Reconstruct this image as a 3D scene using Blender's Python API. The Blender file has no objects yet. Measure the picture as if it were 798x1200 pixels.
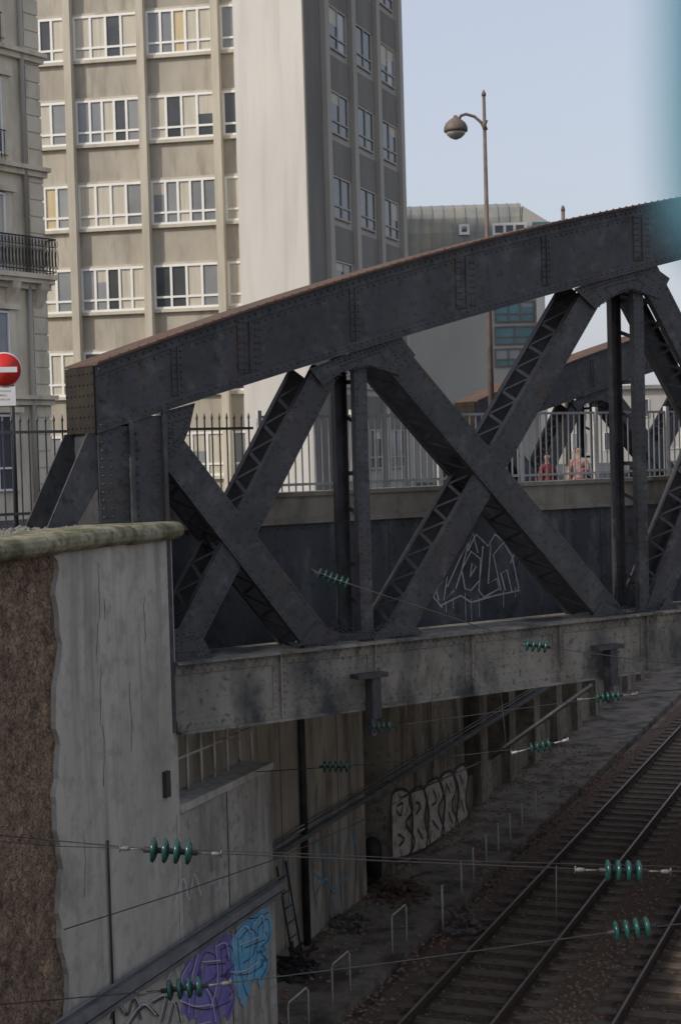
import bpy, bmesh, math, random
import numpy as np
from mathutils import Vector as V, Matrix
random.seed(7)
R_=random.random
scene=bpy.context.scene
COL=scene.collection
# ------------------------------------------------------------ camera model
F=1900.0
EYE=V((0,0,9.45))
pt=-math.atan(70/F); rl=math.atan(0.028)
fwd=V((0,math.cos(pt),math.sin(pt))); up0=V((0,-math.sin(pt),math.cos(pt))); rt0=V((1,0,0))
CR=rt0*math.cos(rl)-up0*math.sin(rl); CU=rt0*math.sin(rl)+up0*math.cos(rl)
def ray(px,py): return (fwd*F+CR*(px-399)+CU*(600-py)).normalized()
def atY(px,py,Y):
    d=ray(px,py); return EYE+d*(Y/d.y)
def onz(px,py,z):
    d=ray(px,py); return EYE+d*((z-EYE.z)/d.z)
class Frame:
    def __init__(s,o,u):
        s.o=V((o[0],o[1],0)); s.u=V((u[0],u[1],0)).normalized(); s.n=V((-s.u.y,s.u.x,0))
    def p(s,a,w,z): return s.o+s.u*a+s.n*w+V((0,0,z))
    def px(s,x,y,w=0):
        d=ray(x,y); p0=s.o+s.n*w
        t=(p0-EYE).dot(s.n)/d.dot(s.n); q=EYE+d*t
        return (q-s.o).dot(s.u), q.z
TF=Frame((-2.13,20),(1.527,1))        # near truss
NW=Frame((-2.13,20),(.38,1))          # retaining wall
fp=onz(345,1120,0)
FW=Frame((fp.x,fp.y),(.38,1))         # set-back wall
rp=onz(478,1200,0)
RF=Frame((rp.x,rp.y),(.38,1))         # left rail of first track
# ------------------------------------------------------------ mesh builder
ORG={}
class MB:
    def __init__(s): s.v=[];s.f=[];s.m=[];s.sm=[];s.cm=0
    def add(s,vs,fs,smooth=False):
        b=len(s.v); s.v+= [V(x) for x in vs]
        for f in fs: s.f.append([b+i for i in f]); s.m.append(s.cm); s.sm.append(smooth)
    def box(s,o,a,b,c):
        s.add([o,o+a,o+a+b,o+b,o+c,o+a+c,o+a+b+c,o+b+c],[(0,1,2,3),(4,5,6,7),(0,1,5,4),(1,2,6,5),(2,3,7,6),(3,0,4,7)])
    def fb(s,F_,s0,s1,w0,w1,z0,z1):
        s.box(F_.p(s0,w0,z0),F_.u*(s1-s0),F_.n*(w1-w0),V((0,0,z1-z0)))
    def prism(s,pts,vec):
        n=len(pts); s.add(list(pts)+[p+vec for p in pts],[tuple(range(n)),tuple(range(n,2*n))]+[(i,(i+1)%n,n+(i+1)%n,n+i) for i in range(n)])
    def fpoly(s,F_,pts,w0,w1): s.prism([F_.p(a,w0,z) for a,z in pts],F_.n*(w1-w0))
    def bar(s,p,q,side,a,b):
        d=(q-p); e=side.normalized()*a; t=d.cross(side).normalized()*b
        s.box(p-e/2-t/2,e,t,d)
    def tube(s,path,r,seg=8,r2=None):
        path=[V(p) for p in path]; n=len(path); vs=[];fs=[]
        up=V((0,0,1))
        for i,p in enumerate(path):
            d=(path[min(i+1,n-1)]-path[max(i-1,0)]).normalized()
            ref=up if abs(d.z)<.9 else V((1,0,0))
            x=d.cross(ref).normalized(); y=d.cross(x)
            rr=r if r2 is None else r+(r2-r)*i/(n-1)
            for k in range(seg):
                a=2*math.pi*k/seg; vs.append(p+x*math.cos(a)*rr+y*math.sin(a)*rr)
        for i in range(n-1):
            for k in range(seg):
                fs.append((i*seg+k,i*seg+(k+1)%seg,(i+1)*seg+(k+1)%seg,(i+1)*seg+k))
        fs.append(tuple(range(seg))); fs.append(tuple((n-1)*seg+k for k in range(seg)))
        s.add(vs,fs,True)
    def lathe(s,c,ax,prof,seg=16):
        ax=ax.normalized(); ref=V((0,0,1)) if abs(ax.z)<.9 else V((1,0,0))
        x=ax.cross(ref).normalized(); y=ax.cross(x); vs=[];fs=[]
        for h,r in prof:
            for k in range(seg):
                a=2*math.pi*k/seg; vs.append(c+ax*h+(x*math.cos(a)+y*math.sin(a))*max(r,1e-4))
        for i in range(len(prof)-1):
            for k in range(seg): fs.append((i*seg+k,i*seg+(k+1)%seg,(i+1)*seg+(k+1)%seg,(i+1)*seg+k))
        fs.append(tuple(range(seg))); fs.append(tuple((len(prof)-1)*seg+k for k in range(seg)))
        s.add(vs,fs,True)
    def rivet(s,c,nrm,r=.018,h=.014):
        ref=V((0,0,1)) if abs(nrm.z)<.9 else V((1,0,0))
        x=nrm.cross(ref).normalized(); y=nrm.cross(x)
        vs=[c+(x*math.cos(a*math.pi/3)+y*math.sin(a*math.pi/3))*r for a in range(6)]
        vs+=[c+nrm*h+(x*math.cos(a*math.pi/3)+y*math.sin(a*math.pi/3))*r*.5 for a in range(6)]
        s.add(vs,[(i,(i+1)%6,6+(i+1)%6,6+i) for i in range(6)]+[(6,7,8,9,10,11)])
    def rock(s,c,r,sq=.7):
        a0=R_()*6; vs=[c+V((0,0,r*sq*(.8+.4*R_())))]
        for k in range(5):
            a=a0+k*1.257; q=r*(.7+.6*R_()); vs.append(c+V((math.cos(a)*q,math.sin(a)*q,r*sq*(.3*R_()))))
        for k in range(5):
            a=a0+.6+k*1.257; q=r*(.6+.4*R_()); vs.append(c+V((math.cos(a)*q,math.sin(a)*q,-r*.5)))
        fs=[(0,1+k,1+(k+1)%5) for k in range(5)]+[(1+k,6+k,1+(k+1)%5) for k in range(5)]+[(1+(k+1)%5,6+k,6+(k+1)%5) for k in range(5)]
        s.add(vs,fs)
    def build(s,name,mats,parent=None,org=None,bevel=0):
        if parent is not None: o0=ORG[parent.name]
        else: o0=V(org) if org is not None else V((0,0,0))
        me=bpy.data.meshes.new(name); me.from_pydata([v-o0 for v in s.v],[],s.f)
        if not isinstance(mats,(list,tuple)): mats=[mats]
        for m in mats: me.materials.append(m)
        me.polygons.foreach_set('material_index',s.m); me.polygons.foreach_set('use_smooth',s.sm)
        bm=bmesh.new(); bm.from_mesh(me); bmesh.ops.recalc_face_normals(bm,faces=bm.faces); bm.to_mesh(me); bm.free()
        ob=bpy.data.objects.new(name,me); COL.objects.link(ob)
        if parent is not None: ob.parent=parent
        else: ob.location=o0
        ORG[ob.name]=o0
        if bevel:
            b=ob.modifiers.new('b','BEVEL'); b.width=bevel; b.segments=2; b.limit_method='ANGLE'
        return ob
def empty(name,loc):
    o=bpy.data.objects.new(name,None); o.empty_display_size=.2; COL.objects.link(o); o.location=V(loc); ORG[o.name]=V(loc); return o
def tag(o,label=None,cat=None,group=None,kind=None):
    if label:o['label']=label
    if cat:o['category']=cat
    if group:o['group']=group
    if kind:o['kind']=kind
    return o
def copy_tree(o,parent=None):
    c=o.copy(); COL.objects.link(c)
    if parent: c.parent=parent
    for ch in [x for x in bpy.data.objects if x.parent==o]: copy_tree(ch,c)
    return c
# ------------------------------------------------------------ materials
def mat(name,c1,c2,scale=2.,st=(1,1,1),rough=.85,metal=0.,bump=.3,bs=25.,c3=None,th=(.52,.68),s3=.8,st3=(1,1,1),c4=None,th4=(.6,.75),s4=6,st4=(1,1,1),spec=.3,c5=None,th5=(.5,.7),s5=12):
    m=bpy.data.materials.new(name); m.use_nodes=True; nt=m.node_tree; N=nt.nodes; L=nt.links
    b=N['Principled BSDF']; b.inputs['Roughness'].default_value=rough; b.inputs['Metallic'].default_value=metal
    b.inputs['Specular IOR Level'].default_value=spec
    tc=N.new('ShaderNodeTexCoord')
    def noise(sc,st_,det=7,r=.6):
        mp=N.new('ShaderNodeMapping'); mp.inputs['Scale'].default_value=st_; L.new(tc.outputs['Object'],mp.inputs['Vector'])
        n=N.new('ShaderNodeTexNoise'); n.inputs['Scale'].default_value=sc; n.inputs['Detail'].default_value=det; n.inputs['Roughness'].default_value=r
        L.new(mp.outputs[0],n.inputs['Vector']); return n
    n=noise(scale,st); r=N.new('ShaderNodeValToRGB'); L.new(n.outputs[0],r.inputs[0])
    r.color_ramp.elements[0].position=.33; r.color_ramp.elements[1].position=.67
    r.color_ramp.elements[0].color=(*c1,1); r.color_ramp.elements[1].color=(*c2,1)
    out=r.outputs[0]
    for cc,t,sc,s_ in ((c3,th,s3,st3),(c4,th4,s4,st4),(c5,th5,s5,(1,1,1))):
        if cc is None: continue
        n2=noise(sc,s_); r2=N.new('ShaderNodeValToRGB'); L.new(n2.outputs[0],r2.inputs[0])
        r2.color_ramp.elements[0].position=t[0]; r2.color_ramp.elements[1].position=t[1]
        mx=N.new('ShaderNodeMix'); mx.data_type='RGBA'; L.new(r2.outputs[0],mx.inputs[0]); L.new(out,mx.inputs[6]); mx.inputs[7].default_value=(*cc,1); out=mx.outputs[2]
    L.new(out,b.inputs['Base Color'])
    if bump:
        n3=noise(bs,(1,1,1),8,.7); bp=N.new('ShaderNodeBump'); bp.inputs['Strength'].default_value=bump; bp.inputs['Distance'].default_value=.02
        L.new(n3.outputs[0],bp.inputs['Height']); L.new(bp.outputs[0],b.inputs['Normal'])
    return m
def masonry(name,ca,cb,mort,scale,bump=1.,dist=.05,edge=.07,nsc=.45):
    m=bpy.data.materials.new(name); m.use_nodes=True; nt=m.node_tree; N=nt.nodes; L=nt.links; b=N['Principled BSDF']; b.inputs['Roughness'].default_value=.95
    tc=N.new('ShaderNodeTexCoord'); nz=N.new('ShaderNodeTexNoise'); nz.inputs['Scale'].default_value=scale*1.2; nz.inputs['Detail'].default_value=4
    L.new(tc.outputs['Object'],nz.inputs['Vector'])
    mx=N.new('ShaderNodeMix'); mx.data_type='RGBA'; mx.blend_type='ADD'; mx.inputs[0].default_value=.25; L.new(tc.outputs['Object'],mx.inputs[6]); L.new(nz.outputs['Color'],mx.inputs[7])
    v=N.new('ShaderNodeTexVoronoi'); v.feature='DISTANCE_TO_EDGE'; v.inputs['Scale'].default_value=scale; L.new(mx.outputs[2],v.inputs['Vector'])
    v2=N.new('ShaderNodeTexVoronoi'); v2.inputs['Scale'].default_value=scale; L.new(mx.outputs[2],v2.inputs['Vector'])
    r=N.new('ShaderNodeValToRGB'); r.color_ramp.elements[0].color=(*ca,1); r.color_ramp.elements[1].color=(*cb,1)
    n4=N.new('ShaderNodeTexNoise'); n4.inputs['Scale'].default_value=scale*nsc; n4.inputs['Detail'].default_value=12; n4.inputs['Roughness'].default_value=.8; L.new(tc.outputs['Object'],n4.inputs['Vector'])
    ma=N.new('ShaderNodeMath'); ma.operation='MULTIPLY_ADD'; ma.inputs[1].default_value=.4; L.new(v2.outputs['Color'],ma.inputs[0])
    mb=N.new('ShaderNodeMath'); mb.operation='MULTIPLY_ADD'; mb.inputs[1].default_value=2.4; mb.inputs[2].default_value=-.9; L.new(n4.outputs[0],mb.inputs[0]); L.new(mb.outputs[0],ma.inputs[2])
    L.new(ma.outputs[0],r.inputs[0])
    rr=N.new('ShaderNodeValToRGB'); rr.color_ramp.elements[0].position=.0; rr.color_ramp.elements[1].position=edge; L.new(v.outputs[0],rr.inputs[0])
    m2=N.new('ShaderNodeMix'); m2.data_type='RGBA'; L.new(rr.outputs[0],m2.inputs[0]); m2.inputs[6].default_value=(*mort,1); L.new(r.outputs[0],m2.inputs[7]); L.new(m2.outputs[2],b.inputs['Base Color'])
    ad=N.new('ShaderNodeMath'); ad.operation='ADD'; L.new(rr.outputs[0],ad.inputs[0]); L.new(n4.outputs[0],ad.inputs[1])
    bp=N.new('ShaderNodeBump'); bp.inputs['Strength'].default_value=bump; bp.inputs['Distance'].default_value=dist; L.new(ad.outputs[0],bp.inputs['Height']); L.new(bp.outputs[0],b.inputs['Normal'])
    return m
M={}
M['steel']=mat('dark_painted_steel',(.030,.031,.036),(.060,.062,.069),1.3,(1,1,.7),.55,0,.35,26,c3=(.098,.100,.108),th=(.54,.78),s3=3.5,c4=(.060,.042,.032),th4=(.58,.72),s4=2.6,st4=(1,1,.5),spec=.4,c5=(.018,.018,.020),th5=(.52,.72),s5=9)
M['steel2']=mat('dark_steel_plate',(.046,.052,.064),(.095,.103,.119),.9,(1,1,.35),.65,0,.3,20,c3=(.16,.168,.182),th=(.50,.78),s3=2.2,st3=(1.5,1.5,.5),c4=(.05,.038,.030),th4=(.59,.72),s4=3,c5=(.028,.029,.033),th5=(.55,.75),s5=8)
M['chordlow']=mat('weathered_grey_girder',(.15,.145,.125),(.29,.272,.238),1.8,(1,1,.45),.75,0,.35,22,c3=(.050,.055,.061),th=(.44,.60),s3=1.2,st3=(1,1,.6),c4=(.10,.062,.038),th4=(.58,.72),s4=5,st4=(1,1,.35),c5=(.06,.057,.053),th5=(.55,.72),s5=11)
M['rust']=mat('rusty_flange',(.085,.050,.036),(.14,.088,.066),4,(1,1,1),.9,0,.4,30,c3=(.07,.06,.055),th=(.5,.7),s3=2)
M['endrust']=mat('rusty_end_plate',(.013,.011,.010),(.030,.024,.019),3,(1,1,1),.9,0,.5,30)
M['conc']=mat('weathered_concrete',(.32,.308,.278),(.46,.443,.40),.9,(1,1,.25),.9,0,.4,14,c3=(.20,.192,.172),th=(.50,.74),s3=1.5,st3=(2.2,2.2,.16),c4=(.17,.160,.140),th4=(.55,.74),s4=1.0,st4=(1,1,.8),c5=(.25,.24,.215),th5=(.50,.76),s5=5)
M['conc_low']=mat('stained_concrete',(.26,.25,.225),(.39,.373,.34),.9,(1,1,.4),.9,0,.5,14,c3=(.15,.146,.135),th=(.46,.66),s3=2,st3=(2,2,.25),c4=(.40,.41,.43),th4=(.60,.68),s4=1.2,c5=(.19,.184,.166),th5=(.5,.7),s5=8)
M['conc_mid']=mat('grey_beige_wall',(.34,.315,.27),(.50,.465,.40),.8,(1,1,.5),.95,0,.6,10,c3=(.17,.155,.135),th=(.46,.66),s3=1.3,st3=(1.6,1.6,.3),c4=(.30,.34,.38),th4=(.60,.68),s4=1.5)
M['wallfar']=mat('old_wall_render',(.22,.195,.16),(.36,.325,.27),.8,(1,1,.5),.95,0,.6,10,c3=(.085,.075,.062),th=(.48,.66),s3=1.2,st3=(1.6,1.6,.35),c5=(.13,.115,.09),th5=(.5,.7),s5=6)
M['walldark']=mat('painted_shade_wall',(.035,.030,.026),(.075,.066,.055),.8,(1,1,.5),.95,0,.6,10)  # shade of the opening under the bridge, put into the wall colour
M['coping']=mat('mossy_coping',(.20,.19,.125),(.31,.29,.21),3,(1,1,1),.95,0,.8,12,c3=(.10,.10,.05),th=(.42,.62),s3=3.5,c5=(.07,.065,.05),th5=(.55,.7),s5=10)
M['rubble']=masonry('rubble_masonry',(.035,.023,.016),(.48,.34,.225),(.09,.062,.044),13,1.,.06,.05,.25)
M['kerb']=mat('parapet_cap',(.22,.205,.17),(.33,.31,.265),2,(1,1,1),.9,0,.4,20,c3=(.11,.105,.088),th=(.48,.66),s3=1.5,st3=(1,1,.4))
M['tower']=mat('tower_concrete',(.47,.435,.365),(.58,.54,.46),.6,(1,1,.25),.9,0,.2,12,c3=(.36,.33,.27),th=(.48,.74),s3=1.0,st3=(1.6,1.6,.2))
M['spandrel']=mat('spandrel_concrete',(.35,.32,.27),(.46,.425,.36),.8,(1,1,.5),.9,0,.2,12,c3=(.26,.24,.20),th=(.50,.74),s3=1.6,st3=(1.6,1.6,.3))
M['white']=mat('white_render',(.62,.60,.56),(.69,.67,.62),.5,(1,1,.4),.85,0,.12,10,c3=(.53,.505,.46),th=(.50,.80),s3=1.2,st3=(1.8,1.8,.12))
M['shade']=mat('shaded_concrete',(.155,.145,.13),(.22,.21,.19),.7,(1,1,.3),.9,0,.2,12)  # dark tone of the tower's unlit side, shade put into the colour
M['pilshade']=mat('shaded_pilaster_concrete',(.33,.31,.27),(.41,.39,.345),.7,(1,1,.2),.9,0,.2,12)  # darker copy of the tower concrete, side-face shade put into the colour
M['frame']=mat('white_window_frame',(.74,.74,.72),(.82,.82,.80),3,(1,1,1),.5,0,0)
M['stone']=mat('limestone',(.58,.51,.39),(.72,.645,.51),1.2,(1,1,.5),.9,0,.3,20,c3=(.38,.335,.255),th=(.5,.74),s3=1.5,st3=(1,1,.3))
M['iron']=mat('black_iron',(.02,.02,.022),(.045,.045,.048),4,(1,1,1),.5,0,.1,30)
M['greyiron']=mat('grey_iron',(.08,.082,.086),(.14,.142,.148),4,(1,1,1),.5,0,.1,30)
M['galv']=mat('galvanised_bars',(.30,.31,.32),(.46,.47,.48),3,(1,1,1),.5,.1,.1,30)
M['whitepaint']=mat('white_paint',(.42,.425,.42),(.58,.58,.56),3,(1,1,1),.6,0,.2,30,c3=(.20,.16,.13),th=(.56,.72),s3=6)
M['glassdark']=mat('dark_glass',(.035,.04,.045),(.085,.095,.105),.4,(1,1,1),.12,0,0,spec=.5)
M['glasssky']=mat('painted_sky_glass',(.18,.195,.21),(.29,.305,.32),.4,(1,1,1),.12,0,0,spec=.5)  # pale panes, sky reflection painted into the base colour
M['curtain']=mat('pale_curtain',(.44,.41,.345),(.56,.525,.44),1.5,(6,6,.3),.6,0,0)
M['yellow']=mat('yellow_curtain',(.50,.41,.24),(.60,.50,.33),1.5,(6,6,.3),.6,0,0)
M['teal']=mat('teal_glass',(.02,.10,.13),(.06,.21,.25),.6,(1,1,1),.15,0,0,spec=.7)
M['zinc']=mat('zinc_roof',(.22,.225,.21),(.32,.315,.285),.8,(1,1,.3),.5,.2,.1,10,c3=(.38,.34,.25),th=(.5,.7),s3=.6)
M['greywall']=mat('grey_render',(.38,.37,.34),(.46,.445,.41),.4,(1,1,.5),.9,0,.1,8)
M['asphalt']=mat('asphalt',(.05,.05,.052),(.075,.074,.072),2,(1,1,1),.9,0,.4,40,c3=(.10,.098,.095),th=(.5,.75),s3=.3)
M['path']=mat('trackside_path',(.16,.14,.12),(.27,.24,.208),1.5,(1,1,1),.95,0,.7,14,c3=(.08,.068,.057),th=(.46,.62),s3=1.1,c4=(.20,.135,.095),th4=(.55,.68),s4=3)
M['ballast']=masonry('ballast_bed',(.12,.078,.055),(.42,.29,.215),(.06,.042,.031),22,1.,.05)
M['stones']=mat('ballast_stones',(.17,.115,.084),(.33,.235,.178),9,(1,1,1),.95,0,.4,40,c3=(.40,.32,.26),th=(.6,.7),s3=12)
M['darkballast']=mat('oily_ballast',(.055,.040,.031),(.14,.100,.076),9,(1,1,1),.95,0,.9,30,c3=(.22,.16,.125),th=(.56,.7),s3=14)
M['greyrubble']=mat('grey_litter',(.09,.088,.082),(.19,.185,.17),14,(1,1,1),.95,0,.4,40,c3=(.34,.33,.31),th=(.62,.7),s3=9)
M['sleeper']=mat('old_sleeper',(.12,.098,.079),(.21,.175,.143),3,(1,1,1),.95,0,.5,30,c3=(.06,.045,.036),th=(.5,.7),s3=2)
M['railside']=mat('rusty_rail',(.05,.032,.024),(.09,.058,.042),5,(1,1,1),.8,.2,.2,30)
M['railtop']=mat('worn_rail_top',(.26,.25,.24),(.38,.37,.35),5,(1,1,1),.5,.5,.1,30)
M['ground']=mat('trench_ground',(.15,.11,.082),(.27,.20,.155),1.2,(1,1,1),.95,0,.8,18,c3=(.08,.065,.053),th=(.48,.66),s3=.5)
M['glassgreen']=mat('green_glass',(.006,.042,.038),(.014,.078,.068),5,(1,1,1),.22,0,0,spec=.6)
M['clamp']=mat('metal_clamp',(.10,.095,.09),(.19,.185,.17),8,(1,1,1),.6,.2,.1)
M['clamplight']=mat('pale_metal_clamp',(.28,.29,.26),(.38,.38,.35),8,(1,1,1),.6,.1,.1)
M['wire']=mat('dark_wire',(.03,.03,.03),(.05,.05,.05),8,(1,1,1),.6,.2,0)
M['red']=mat('sign_red',(.55,.025,.02),(.62,.04,.03),3,(1,1,1),.4,0,0)
M['signwhite']=mat('sign_white',(.68,.68,.67),(.74,.74,.73),3,(1,1,1),.4,0,0)
M['lamp']=mat('lamp_brown_metal',(.11,.085,.072),(.17,.135,.115),5,(1,1,1),.6,.1,.1)
M['lampglass']=mat('lamp_glass',(.24,.24,.23),(.32,.32,.31),3,(1,1,1),.15,0,0,spec=.8)
M['gwhite']=mat('white_spray',(.40,.43,.47),(.56,.58,.62),5,(1,1,1),.7,0,0,c3=(.20,.22,.25),th=(.5,.75),s3=12)
M['ggrey']=mat('grey_spray',(.46,.43,.38),(.60,.57,.51),5,(1,1,1),.8,0,0,c3=(.22,.195,.165),th=(.50,.64),s3=4)
M['gblue']=mat('blue_spray',(.08,.28,.48),(.17,.44,.60),3,(1,1,1),.8,0,0,c3=(.26,.29,.32),th=(.52,.70),s3=4,st3=(1,1,.5))
M['gpurple']=mat('purple_spray',(.13,.11,.34),(.21,.19,.45),3,(1,1,1),.8,0,0,c3=(.25,.24,.27),th=(.52,.68),s3=4,st3=(1,1,.5))
M['gblack']=mat('black_spray',(.03,.03,.04),(.06,.06,.075),3,(1,1,1),.8,0,0)
M['bluepole']=mat('pale_blue_paint',(.08,.24,.33),(.10,.26,.35),3,(1,1,1),.6,0,0)
M['duct']=mat('cable_trunking',(.10,.105,.11),(.18,.185,.19),3,(1,1,1),.7,0,.2)
M['skin']=mat('skin',(.28,.17,.13),(.33,.20,.15),3,(1,1,1),.6,0,0)
M['hair']=mat('brown_hair',(.03,.02,.015),(.05,.035,.025),9,(1,1,1),.7,0,0)
M['coatred']=mat('red_jacket',(.13,.022,.028),(.20,.04,.045),6,(1,1,1),.8,0,.1)
M['coatpink']=mat('patterned_top',(.24,.11,.085),(.36,.28,.25),9,(1,1,1),.8,0,.1,c3=(.25,.05,.04),th=(.5,.55),s3=7)
M['trousers']=mat('dark_trousers',(.04,.045,.07),(.06,.065,.09),6,(1,1,1),.85,0,.1)
# ------------------------------------------------------------ setting
g=MB(); g.add([V((-900,-300,-.15)),V((900,-300,-.15)),V((900,1500,-.15)),V((-900,1500,-.15))],[(0,1,2,3)])
tag(g.build('ground',M['ground']),kind='structure')
SZ=7.8
st=MB()
st.add([NW.p(-200,.5,SZ),NW.p(0,.5,SZ),FW.p(-9,.3,SZ),FW.p(1200,.3,SZ),FW.p(1200,900,SZ),NW.p(-200,900,SZ)],[(0,1,2,3,4,5)])
tag(st.build('street',M['asphalt']),kind='structure')
st=MB(); st.add([RF.p(-200,-24,SZ),RF.p(1200,-24,SZ),RF.p(1200,-700,SZ),RF.p(-200,-700,SZ)],[(0,1,2,3)])
tag(st.build('street',M['asphalt']),kind='structure')
w=MB(); w.fb(RF,-200,400,-24.6,-24,-.1,SZ+.9); tag(w.build('retaining_wall',M['conc_low'],org=RF.p(0,-24,0)),'grey retaining wall on the far side of the tracks','retaining wall')
a=onz(392,1182,0); wp=(a-FW.o).dot(FW.n)
pa=MB(); pa.fb(FW,-9,120,wp-.25,0.2,-.14,.06); tag(pa.build('path',M['path']),kind='structure')
bb=MB(); bb.fb(RF,-40,130,-9,.9,-.149,-.045); tag(bb.build('ballast_bed',M['ballast']),kind='structure')
bb=MB()
for o_ in (0,-3.3): bb.fb(RF,-40,130,o_-1.435-.3,o_+.3,-.045,-.036)
tag(bb.build('ballast_bed',M['darkballast']),kind='structure')
rk=MB()
for i in range(10500):
    s_=-9+R_()**1.6*34; w_=1.6-R_()*7.2
    if any(abs(w_+c)<.1 for c in (0,1.435,3.3,4.735)): continue
    insl=any(c-1.435-.6<w_<c+.6 for c in (0,-3.3)); ph=((s_+6)%.66)
    if insl and .12<ph<.54: continue
    rk.rock(RF.p(s_,w_,-.05 if insl else -.035),(.022 if insl else .024)+.022*R_())
tag(rk.build('ballast_stones',M['stones']),'loose reddish ballast stones between the rails','stones',kind='stuff')
rk=MB()
for i in range(2600):
    s_=-8+R_()*30; w_=wp-.25-R_()*1.4+ (R_()-.5)*.5
    if R_()<.4: w_=wp*R_()**2
    rk.rock(FW.p(s_,w_,-.10 if w_<wp-.25 else .07),.02+.05*R_()**2)
tag(rk.build('path_stones',M['stones']),'scattered stones and grit along the trackside path','stones',kind='stuff')
# ------------------------------------------------------------ tracks
def track(off,s0,s1,label):
    root=empty('railway_track',RF.p(s0,off-.7,0)); tag(root,label,'railway track',)
    for k in (0,-1.435):
        r=MB(); c=off+k
        r.fb(RF,s0,s1,c-.07,c+.07,-.0,.018); r.fb(RF,s0,s1,c-.011,c+.011,.018,.115)
        r.fb(RF,s0,s1,c-.034,c+.034,.115,.148); r.cm=1; r.fb(RF,s0,s1,c-.022,c+.022,.149,.153)
        r.build('rail',[M['railside'],M['railtop']],root)
    n=int((s1-s0)/.66); first=None
    for i in range(n):
        if first is None:
            b=MB(); b.fb(RF,s0+.2,s0+.45,off-1.435-.55,off+.55,-.12,-.002); 
            for k in (0,-1.435):
                for e in (-.11,.11): b.fb(RF,s0+.28,s0+.37,off+k+e-.03,off+k+e+.03,-.002,.05)
            first=b.build('sleeper',M['sleeper'],root,bevel=.012)
        else:
            c=first.copy(); COL.objects.link(c); c.parent=root; c.location=RF.u*(.66*i+.03*(R_()-.5))+RF.n*(R_()-.5)*.06+V((0,0,-.012*R_()))
    return root
track(0,-6,59,'railway track nearest the path, running under the bridge')
track(-3.3,-6,40,'railway track cut by the lower right corner, farther from the wall')
# ------------------------------------------------------------ walls
zc=NW.px(197,610)[1]
s60=NW.px(68,900)[0]
w=MB(); w.fb(NW,-26,-.3,.03,1.6,-.1,zc-.22)
wall=empty('retaining_wall',NW.p(0,0,0)); tag(wall,'tall trench wall, brown rubble at left and grey concrete facing, under a mossy coping','retaining wall')
w.build('masonry',M['rubble'],wall)
w=MB(); pts=[(.0,zc-.2),(.0,-.1)]
z=-.1
ed=[]
while z<zc-.25:
    ed.append((s60+.10*math.sin(z*.9)+.05*math.sin(z*5.3)+.06*(R_()-.5),z)); z+=.09
ed.append((s60-.05,zc-.2)); pts+=ed
w.fpoly(NW,pts,-.035,.03)
w.fb(NW,-.3,.0,.03,.9,-.1,zc-.2)
w.build('concrete_facing',M['conc'],wall)
w=MB(); q0=NW.px(121,985); q1=NW.px(126,1150)
w.tube([NW.p(q0[0],-.06,q0[1]),NW.p(q0[0],-.06,q1[1]-.8)],.014,6); w.build('drain_pipe',M['iron'],wall)
w=MB()
a=NW.px(187,905);b=NW.px(193,933); w.fb(NW,a[0],b[0],-.09,-.036,b[1],a[1])
w.build('junction_box',M['iron'],wall)
def crackline(mb,Fr,x,y0,y1,w_,wd=.012):
    px_=x; y=y0; pts=[]
    while y<y1: pts.append((px_,y)); px_+=(R_()-.5)*3; y+=9
    for (a0,b0),(a1,b1) in zip(pts[:-1],pts[1:]):
        p0=Fr.px(a0,b0,w_);p1=Fr.px(a1,b1,w_); hw=wd*(.3+.7*R_())
        mb.add([Fr.p(p0[0]-hw/2,w_,p0[1]),Fr.p(p0[0]+hw/2,w_,p0[1]),Fr.p(p1[0]+hw/2,w_,p1[1]),Fr.p(p1[0]-hw/2,w_,p1[1])],[(0,1,2,3)])
w=MB()
for x,y0,y1 in ((116,660,780),(120,850,930),(152,800,890),(98,980,1060),(170,700,760),(122,700,730),(118,780,860)): crackline(w,NW,x,y0,y1,-.0375)
w.build('crack',M['iron'],wall)
cp=MB(); s_=-26
while s_<.0:
    e=min(s_+1.55,.06); 
    prof=[(-.14,zc-.20),(-.18,zc-.17),(-.2,zc-.11),(-.18,zc-.05),(-.13,zc-.01),(-.05,zc+.005),(.5,zc+.01),(.5,zc-.22),(-.1,zc-.22)]
    j=(R_()-.5)*.02
    cp.prism([NW.p(s_+.006,a_,b_+j) for a_,b_ in prof],NW.u*(e-s_-.012)); s_=e
cp.build('coping',M['coping'],wall,bevel=.012)
cp=MB(); cp.fb(NW,-26,-.3,.5,2.2,zc-.6,zc-.08); cp.build('ledge',M['asphalt'],wall)
rk=MB()
for i in range(420):
    rk.rock(NW.p(-4.2+R_()*3.2-0.1,.4+R_()*1.5,zc-.05+.03*R_()),.015+.06*R_()**2)
tag(rk.build('rubble',M['greyrubble'],org=NW.p(-2,1,zc-.08)),'small stones and litter lying on the ledge behind the coping','rubble',kind='stuff')
zl=NW.px(315,893)[1]; sl=NW.px(316,950)[0]
lw=empty('ledge_wall',NW.p(0,0,0)); tag(lw,'lower concrete wall stepping down under the bridge with blue and purple graffiti','wall')
w=MB(); w.fb(NW,.004,sl,-.03,.45,-.1,zl-.1); w.build('wall_face',M['conc_low'],lw)
w=MB(); w.fb(NW,.004,sl+.04,-.07,.42,zl-.1,zl); w.build('coping',M['conc'],lw,bevel=.01)
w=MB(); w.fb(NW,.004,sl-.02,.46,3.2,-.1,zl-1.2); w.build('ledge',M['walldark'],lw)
w=MB(); w.fb(NW,-.3,sl-.02,2.0,2.1,zl-1.2,7.2); w.build('back_wall',M['walldark'],lw)  # added dark plate, its colour stands in for the shade behind the handrail
w=MB(); sx=NW.px(265,1000)[0]; w.fb(NW,sx-.008,sx+.008,-.036,-.03,0,zl-.1); w.build('joint',M['iron'],lw)
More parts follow.
